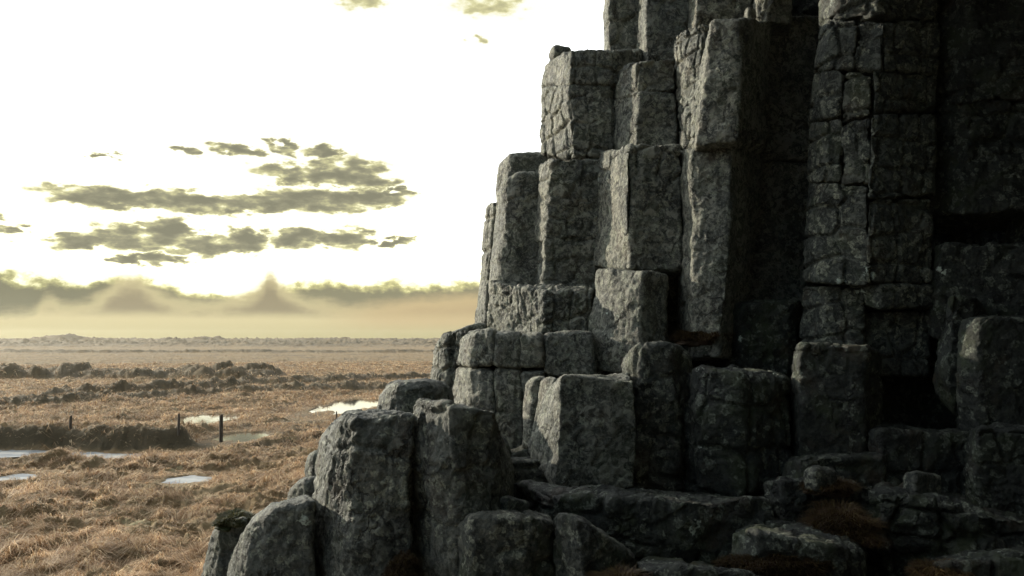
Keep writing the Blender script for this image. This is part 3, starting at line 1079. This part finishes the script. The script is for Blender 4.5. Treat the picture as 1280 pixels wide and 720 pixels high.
column('broad blocky column seamed with deep square cracks, right of the dark recess',
       [[(1030, -260, 1025, 22, 9.4), (1046, -260, 1042, 22, 9.0), (1100, -260, 1096, 22, 8.7), (1176, -260, 1170, 22, 9.0)],
        [(1025, 24, 1018, 88, 9.4), (1036, 24, 1030, 88, 9.05), (1069, 25, 1066, 87, 8.85)],
        [(1072, 26, 1069, 86, 8.86), (1104, 22, 1102, 88, 8.66)],
        [(1108, 24, 1105, 88, 8.72), (1172, 26, 1168, 90, 8.95)],
        [(1019, 91, 1013, 148, 9.4), (1032, 90, 1027, 146, 9.05), (1054, 90, 1051, 145, 8.9)],
        [(1057, 90, 1055, 150, 8.92), (1090, 90, 1087, 145, 8.72)],
        [(1093, 89, 1091, 141, 8.68), (1168, 93, 1166, 139, 9.0)],
        [(1013, 151, 1009, 226, 9.4), (1030, 149, 1025, 228, 9.05), (1052, 148, 1049, 228, 8.9)],
        [(1055, 153, 1052, 232, 8.88), (1088, 148, 1086, 228, 8.7)],
        [(1091, 144, 1087, 248, 8.66), (1166, 142, 1164, 246, 8.98)],
        [(1010, 229, 1006, 352, 9.4), (1027, 230, 1020, 354, 9.02), (1086, 232, 1081, 356, 8.72)],
        [(1088, 251, 1084, 355, 8.7), (1165, 249, 1164, 354, 8.95)],
        [(1003, 357, 1002, 436, 9.5), (1030, 358, 1028, 436, 9.1), (1078, 360, 1078, 436, 9.0)],
        ([(1078, 356, 1080, 382, 9.0), (1100, 354, 1100, 386, 8.75), (1163, 356, 1163, 386, 8.95)], dict(crack=0.01)),
        [(1076, 388, 1076, 470, 9.15), (1160, 388, 1160, 470, 9.15)]],
       1.2, ROCKN, **ek)
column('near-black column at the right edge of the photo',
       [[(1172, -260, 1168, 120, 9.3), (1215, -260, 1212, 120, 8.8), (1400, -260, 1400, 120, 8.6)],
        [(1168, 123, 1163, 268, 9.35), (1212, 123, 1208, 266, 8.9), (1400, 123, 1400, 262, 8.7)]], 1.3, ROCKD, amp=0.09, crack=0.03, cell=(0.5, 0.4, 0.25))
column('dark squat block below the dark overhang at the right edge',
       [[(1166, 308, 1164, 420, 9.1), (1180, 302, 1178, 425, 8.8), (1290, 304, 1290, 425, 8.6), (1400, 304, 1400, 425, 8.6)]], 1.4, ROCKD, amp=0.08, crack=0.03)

# ------------------------------------------------------------------ lower steps
H = 'broken blocks at the foot of the cliff'
column('low block with a broad rough sunlit left face in the middle of the stepped base',
       [[(616, 351, 609, 418, 12.0), (640, 358, 632, 418, 11.5), (662, 364, 656, 418, 11.2), (683, 362, 680, 418, 10.6), (740, 361, 739, 418, 10.6)]],
       1.2, amp=0.06, crack=0.022, cell=(0.22, 0.22, 0.5), rough=1.5, fine=0.75)
column('pale-topped block under the curved flake, right of the rough sunlit block',
       [[(747, 336, 733, 462, 10.5), (762, 337, 752, 464, 10.1), (800, 340, 797, 466, 9.7), (834, 342, 832, 466, 9.9)]], 1.2, amp=0.045, crack=0.006)
for lab, segs in [
    ('leftmost of the four jointed stumps under the sunlit block, with a pale left side',
     [[(578, 421, 569, 458, 11.2), (592, 412, 586, 460, 10.5), (618, 413, 616, 459, 10.3)],
      [(570, 461, 562, 545, 11.1), (586, 461, 578, 550, 10.5), (617, 461, 616, 560, 10.3)]]),
    ('second of the four jointed stumps under the sunlit block',
     [[(619, 414, 618, 459, 10.3), (650, 416, 648, 460, 10.2)], [(618, 462, 616, 570, 10.3), (651, 462, 651, 570, 10.2)]]),
    ('third of the four jointed stumps under the sunlit block, the narrowest',
     [[(651, 417, 649, 461, 10.2), (678, 416, 678, 461, 10.1)], [(652, 463, 652, 580, 10.2), (680, 463, 680, 580, 10.1)]]),
    ('rightmost of the four jointed stumps, in shade beside the pale-topped block',
     [[(679, 415, 679, 470, 10.1), (738, 415, 738, 480, 10.0)], [(681, 472, 681, 590, 10.1), (745, 480, 745, 590, 10.0)]])]:
    column(lab, segs, 1.0, amp=0.045, crack=0.008, bev=0.06, group=H)
column('small outermost stump with mossy cracks at the left foot of the cliff',
       [[(545, 426, 536, 482, 11.9), (553, 417, 546, 488, 11.6), (580, 412, 575, 492, 11.4)]], 0.8, amp=0.06, crack=0.03, cell=(.2, .2, .3), group=H)
rock('rock_slab', 'thin sloping slab wedged behind the outermost stump', 'rock slab',
     [(566, 414, 566, 420, 12.2), (596, 403, 590, 420, 12.2), (606, 404, 606, 424, 12.2)], 0.6, amp=0.02, crack=0, group=H)
rock('boulder', 'flat-topped rounded boulder resting behind the two upright foreground rocks', 'boulder',
     [(475, 487, 466, 545, 9.3), (492, 478, 484, 545, 9.0), (540, 474, 535, 545, 9.0), (562, 485, 566, 545, 9.3)], 0.9, ROCKG, bev=0.12, amp=0.05, group='foreground boulders')
FG = 'foreground boulders'
rock('boulder', 'big upright foreground rock with a grey lichened left side, left of its twin', 'boulder',
     [(402, 556, 376, 790, 7.95), (414, 532, 390, 790, 7.75), (438, 519, 426, 790, 6.95), (515, 516, 512, 790, 6.9)], 1.0, ROCKG, bev=0.05, amp=0.06, crack=0.008, group=FG)
rock('boulder', 'big upright foreground rock with a sloping pale top, right of its twin', 'boulder',
     [(519, 516, 512, 790, 7.3), (530, 503, 536, 790, 7.0), (560, 512, 566, 790, 6.65), (612, 522, 618, 790, 6.8), (634, 575, 655, 790, 7.5)], 1.0, ROCKG, bev=0.05, amp=0.07, crack=0.01, group=FG)
rock('boulder', 'smooth sloping grey boulder left of the upright rocks', 'boulder',
     [(290, 690, 280, 790, 7.6), (308, 660, 300, 790, 7.3), (340, 636, 330, 790, 7.2), (395, 619, 388, 790, 7.2)], 0.8, ROCKG, bev=0.06, amp=0.04, crack=0, group=FG)
rock('boulder', 'pale cracked rock at the very left foot, capped with moss', 'boulder',
     [(262, 670, 247, 790, 8.2), (275, 654, 268, 790, 7.9), (308, 648, 300, 790, 7.9)], 0.7, ROCKG, bev=0.06, amp=0.05, crack=0.02, cell=(.2, .2, .4), group=FG)
rock('stone', 'rounded dark stone peeping out left of the upright rock', 'stone',
     [(381, 574, 380, 600, 9.6), (388, 565, 388, 600, 9.4), (402, 563, 402, 600, 9.4)], 0.4, ROCKG, bev=0.08, amp=0.03, crack=0, group=FG)
rock('stone', 'low brown stone half sunk in grass behind the sloping boulder', 'stone',
     [(362, 612, 360, 640, 9.4), (380, 598, 380, 640, 9.2), (398, 594, 398, 640, 9.2)], 0.5, ROCKG, bev=0.08, amp=0.03, crack=0, group=FG)
column('squared block with a bright warm left face in front of the jointed stumps',
       [([(688, 484, 664, 572, 8.5), (696, 476, 678, 590, 8.2), (706, 471, 697, 610, 7.8), (792, 470, 788, 610, 7.8)], dict(bev=0.07)),
        ([(676, 478, 662, 568, 8.75), (686, 472, 672, 572, 8.55), (694, 473, 680, 572, 8.5)], dict(part='flake', thick=0.4, amp=0.03, crack=0)),
        ([(659, 480, 655, 562, 9.0), (666, 473, 662, 562, 8.85), (680, 472, 672, 562, 8.85)], dict(part='flake', thick=0.4, amp=0.03, crack=0))],
       1.0, amp=0.05, crack=0.01, group=H)
column('rounded-top block rising right of the warm-faced squared block',
       [[(782, 444, 766, 620, 8.9), (800, 432, 786, 620, 8.4), (846, 430, 848, 620, 8.4), (862, 442, 872, 620, 8.9)]], 0.9, ROCKM, bev=0.06, amp=0.06, group=H)
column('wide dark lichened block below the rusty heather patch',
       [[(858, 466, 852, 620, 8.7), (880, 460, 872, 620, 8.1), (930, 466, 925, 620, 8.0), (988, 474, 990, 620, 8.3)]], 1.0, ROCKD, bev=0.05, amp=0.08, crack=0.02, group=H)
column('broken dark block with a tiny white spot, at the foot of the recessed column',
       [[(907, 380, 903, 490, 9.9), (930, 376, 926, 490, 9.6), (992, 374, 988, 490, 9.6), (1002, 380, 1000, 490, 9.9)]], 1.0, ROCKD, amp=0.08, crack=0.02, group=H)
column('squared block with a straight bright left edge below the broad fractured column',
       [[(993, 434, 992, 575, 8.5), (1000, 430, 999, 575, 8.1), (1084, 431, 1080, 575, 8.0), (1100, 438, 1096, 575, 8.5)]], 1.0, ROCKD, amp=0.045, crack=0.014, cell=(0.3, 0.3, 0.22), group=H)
column('mossy block with a knobbly left shoulder, at the right edge of the photo',
       [[(1180, 382, 1176, 500, 8.6), (1192, 366, 1192, 520, 8.3), (1218, 370, 1218, 530, 8.3)],
        [(1205, 402, 1196, 545, 8.1), (1225, 398, 1222, 545, 7.9), (1320, 398, 1320, 545, 7.8), (1400, 398, 1400, 545, 7.8)]], 1.1, ROCKD, amp=0.07, crack=0.02, cell=(0.3, 0.3, 0.4), group=H)
column('lowest knobbly block in the right corner',
       [[(1214, 532, 1206, 690, 7.7), (1228, 527, 1226, 700, 7.4), (1400, 550, 1400, 720, 7.3)]], 1.0, ROCKD, amp=0.08, crack=0.02, cell=(0.25, 0.25, 0.25), group=H)
column('low dark step under the deep black hollow on the right',
       [[(1086, 542, 1086, 640, 8.0), (1100, 536, 1100, 640, 7.8), (1214, 546, 1214, 640, 7.8)]], 0.9, ROCKD, amp=0.07, group=H)
rock('rock_ledge', 'narrow shelf under the bright-edged squared block', 'rock ledge',
     [(980, 577, 980, 640, 7.9), (1000, 572, 1000, 640, 7.6), (1104, 570, 1104, 640, 7.7)], 0.9, ROCKD, bev=0.03, amp=0.06, crack=0.02, group=H)
rock('rock_ledge', 'long uneven shelf across the foot of the cliff with a white lichen splash', 'rock ledge',
     [(652, 604, 650, 760, 7.9), (700, 622, 700, 760, 7.0), (780, 626, 780, 760, 6.8), (860, 628, 860, 760, 6.8), (965, 628, 965, 760, 7.1)], 1.5, ROCKD, bev=0.03, amp=0.09, crack=0.02, cell=(0.5, 0.4, 0.2), group=H)
rock('rock_ledge', 'short flat slab left of the long shelf', 'rock ledge',
     [(628, 574, 628, 660, 8.6), (640, 574, 640, 660, 8.2), (706, 572, 706, 640, 8.2)], 1.0, ROCKM, amp=0.04, group=H)
rock('boulder', 'wedge-shaped greenish boulder leaning at the bottom of the long shelf', 'boulder',
     [(690, 652, 690, 790, 6.6), (700, 641, 706, 790, 6.3), (722, 648, 735, 790, 6.15), (792, 700, 796, 790, 6.5)], 0.5, ROCKM, bev=0.03, amp=0.06, group=FG)
rock('boulder', 'squat mottled boulder with a pale rim at the bottom centre', 'boulder',
     [(574, 660, 568, 790, 6.7), (592, 652, 586, 790, 6.3), (660, 644, 660, 790, 6.3), (690, 650, 696, 790, 6.5)], 0.8, ROCKM, bev=0.045, amp=0.06, crack=0.012, group=FG)
rock('rock_ledge', 'low slab with a brown mossy face at the bottom, left of the craggy dark rock', 'rock ledge',
     [(915, 664, 905, 790, 6.6), (945, 656, 940, 790, 6.3), (1050, 676, 1050, 790, 6.2), (1075, 690, 1080, 790, 6.5)], 1.1, ROCKD, bev=0.03, amp=0.06, crack=0.02, group=H)
rock('rock_ledge', 'craggy dark ledge falling away at the lower right below the black hollow', 'rock ledge',
     [(1078, 614, 1072, 790, 7.3), (1096, 612, 1096, 790, 6.95), (1180, 630, 1180, 790, 6.8), (1300, 646, 1300, 790, 6.9)], 1.3, ROCKD, bev=0.03, amp=0.12, crack=0.035, cell=(0.3, 0.3, 0.22), group=H)
rock('rock_ledge', 'dim step between the long shelf and the craggy dark ledge', 'rock ledge',
     [(955, 604, 955, 790, 7.6), (975, 600, 975, 790, 7.3), (1085, 606, 1085, 790, 7.4)], 1.2, ROCKD, bev=0.03, amp=0.07, crack=0.02, cell=(0.4, 0.4, 0.2), group=H)
rock('rock_slab', 'narrow slab barely showing along the bottom edge', 'rock slab',
     [(798, 706, 798, 800, 6.0), (850, 704, 850, 800, 5.85), (970, 730, 970, 800, 5.9)], 0.8, ROCKD, bev=0.03, amp=0.05, crack=0.02, group=H)
rock('rock_ledge', 'near-black slab filling the bottom right corner', 'rock ledge',
     [(1150, 700, 1150, 800, 6.1), (1200, 690, 1200, 800, 6.0), (1400, 684, 1400, 800, 5.9)], 1.0, ROCKD, bev=0.03, amp=0.08, crack=0.03, group=H)
for (x, y, d, r_, lb) in [
                          (1022, 598, 7.2, 0.12, 'angular stone lying on the narrow shelf'),
                          (640, 640, 7.0, 0.14, 'angular stone wedged behind the squat mottled boulder'),
                          (1150, 606, 7.4, 0.15, 'angular stone at the mouth of the black hollow')]:
    w_ = r_ / d * FPX
    rock('stone', lb, 'stone', [(x - w_, y - w_ * 0.5, x - w_, y + w_, d), (x - w_ * 0.3, y - w_ * 0.8, x - w_ * 0.2, y + w_, d - r_), (x + w_, y - w_ * 0.55, x + w_, y + w_, d)],
         r_ * 1.2, ROCKM, bev=0.008, amp=0.04, crack=0, group='loose stones')

# ------------------------------------------------------------------ heather, moss and tufts between the rocks
def tuft(x, y, depth, rx, rz, ry, n, mat, label, name, seed, hair=0.12, cat='heather'):
    """a mound of short wiry blades over a lumpy cushion"""
    r_ = np.random.default_rng(seed)
    c = at(x, y, depth)
    th = r_.uniform(0, 2 * np.pi, n)
    ph = np.arccos(r_.uniform(-0.15, 1, n))
    u = np.stack([np.sin(ph) * np.cos(th), np.sin(ph) * np.sin(th), np.cos(ph)], 1)
    lump = 1 + 0.6 * fbm(u * 2.4 + seed, 3, seed)
    p = np.array(c) + u * np.array([rx, ry, rz]) * lump[:, None]
    ld_ = th + r_.normal(0, 0.6, n)
    base = blades(name, p, r_.uniform(0.6, 1.2, n) * hair, r_.uniform(0.004, 0.009, n), ld_, np.clip(r_.normal(0.7, 0.2, n), 0.1, 1.1), mat, None, r_)
    # cushion below the blades
    bm = bmesh.new()
    bmesh.ops.create_icosphere(bm, subdivisions=4, radius=1.0)
    cv = np.array([v.co[:] for v in bm.verts])
    lump = 1 + 0.6 * fbm(cv * 2.4 + seed, 3, seed)
    for v, l_ in zip(bm.verts, lump):
        v.co = Vector((v.co.x * rx * l_, v.co.y * ry * l_, v.co.z * rz * l_)) * 0.98
    me = bpy.data.meshes.new('cushion')
    bm.to_mesh(me)
    bm.free()
    smooth_shade(me)
    me.materials.append(mat)
    o = bpy.data.objects.new(name, me)
    C.objects.link(o)
    o.location = c
    tag(o, label, cat, 'tufts growing between the rocks')
    base.parent = o
    base.matrix_parent_inverse = Matrix.Translation(-c)
    base.name = 'foliage'
    del base['kind']


tuft(878, 425, 9.75, 0.30, 0.10, 0.3, 5000, HEATH, 'dim rusty patch of heather in the corner under the split column', 'heather', 61, 0.09)
tuft(504, 722, 6.85, 0.12, 0.16, 0.15, 3000, HEATH, 'small brown tuft between the two upright foreground rocks', 'heather', 62, 0.07)
tuft(778, 735, 6.0, 0.20, 0.08, 0.2, 4000, HEATH, 'brown tuft at the bottom edge below the wedge-shaped boulder', 'heather', 63, 0.12)
tuft(975, 712, 6.28, 0.36, 0.10, 0.12, 7000, HEATH, 'wide brown and ochre mossy mat on the low slab', 'heather', 64, 0.07)
tuft(1052, 668, 6.9, 0.22, 0.16, 0.3, 5000, HEATH, 'rusty drooping clump beside the craggy dark ledge', 'heather', 65, 0.14)
tuft(1036, 612, 7.3, 0.20, 0.05, 0.2, 3000, HEATH, 'reddish clump under the narrow shelf', 'heather', 66, 0.12)
tuft(1178, 722, 6.1, 0.18, 0.06, 0.15, 3000, HEATH, 'ochre clump low in the right corner', 'heather', 67, 0.1)
tuft(292, 652, 8.1, 0.17, 0.07, 0.2, 6000, MOSS, 'green and brown moss cap on the pale cracked rock at the left', 'moss', 69, 0.06, 'moss')

# ------------------------------------------------------------------ haze
bm = bmesh.new()
bmesh.ops.create_cube(bm, size=1.0)
bmesh.ops.scale(bm, vec=(3500, 3500, 24), verts=bm.verts)
bmesh.ops.translate(bm, vec=(0, 0, 10.4), verts=bm.verts)
me = bpy.data.meshes.new('haze')
bm.to_mesh(me)
bm.free()
hm = bpy.data.materials.new('haze')
hm.use_nodes = True
hn = hm.node_tree
hn.nodes.clear()
ho = hn.nodes.new('ShaderNodeOutputMaterial')
hv = hn.nodes.new('ShaderNodeVolumePrincipled')
hv.inputs['Color'].default_value = (0.95, 0.91, 0.76, 1)
hv.inputs['Density'].default_value = 0.00012
hv.inputs['Anisotropy'].default_value = 0.5
hn.links.new(hv.outputs[0], ho.inputs['Volume'])
me.materials.append(hm)
o = bpy.data.objects.new('haze', me)
C.objects.link(o)
tag(o, 'thin pale haze over the plain', None, None, 'stuff')
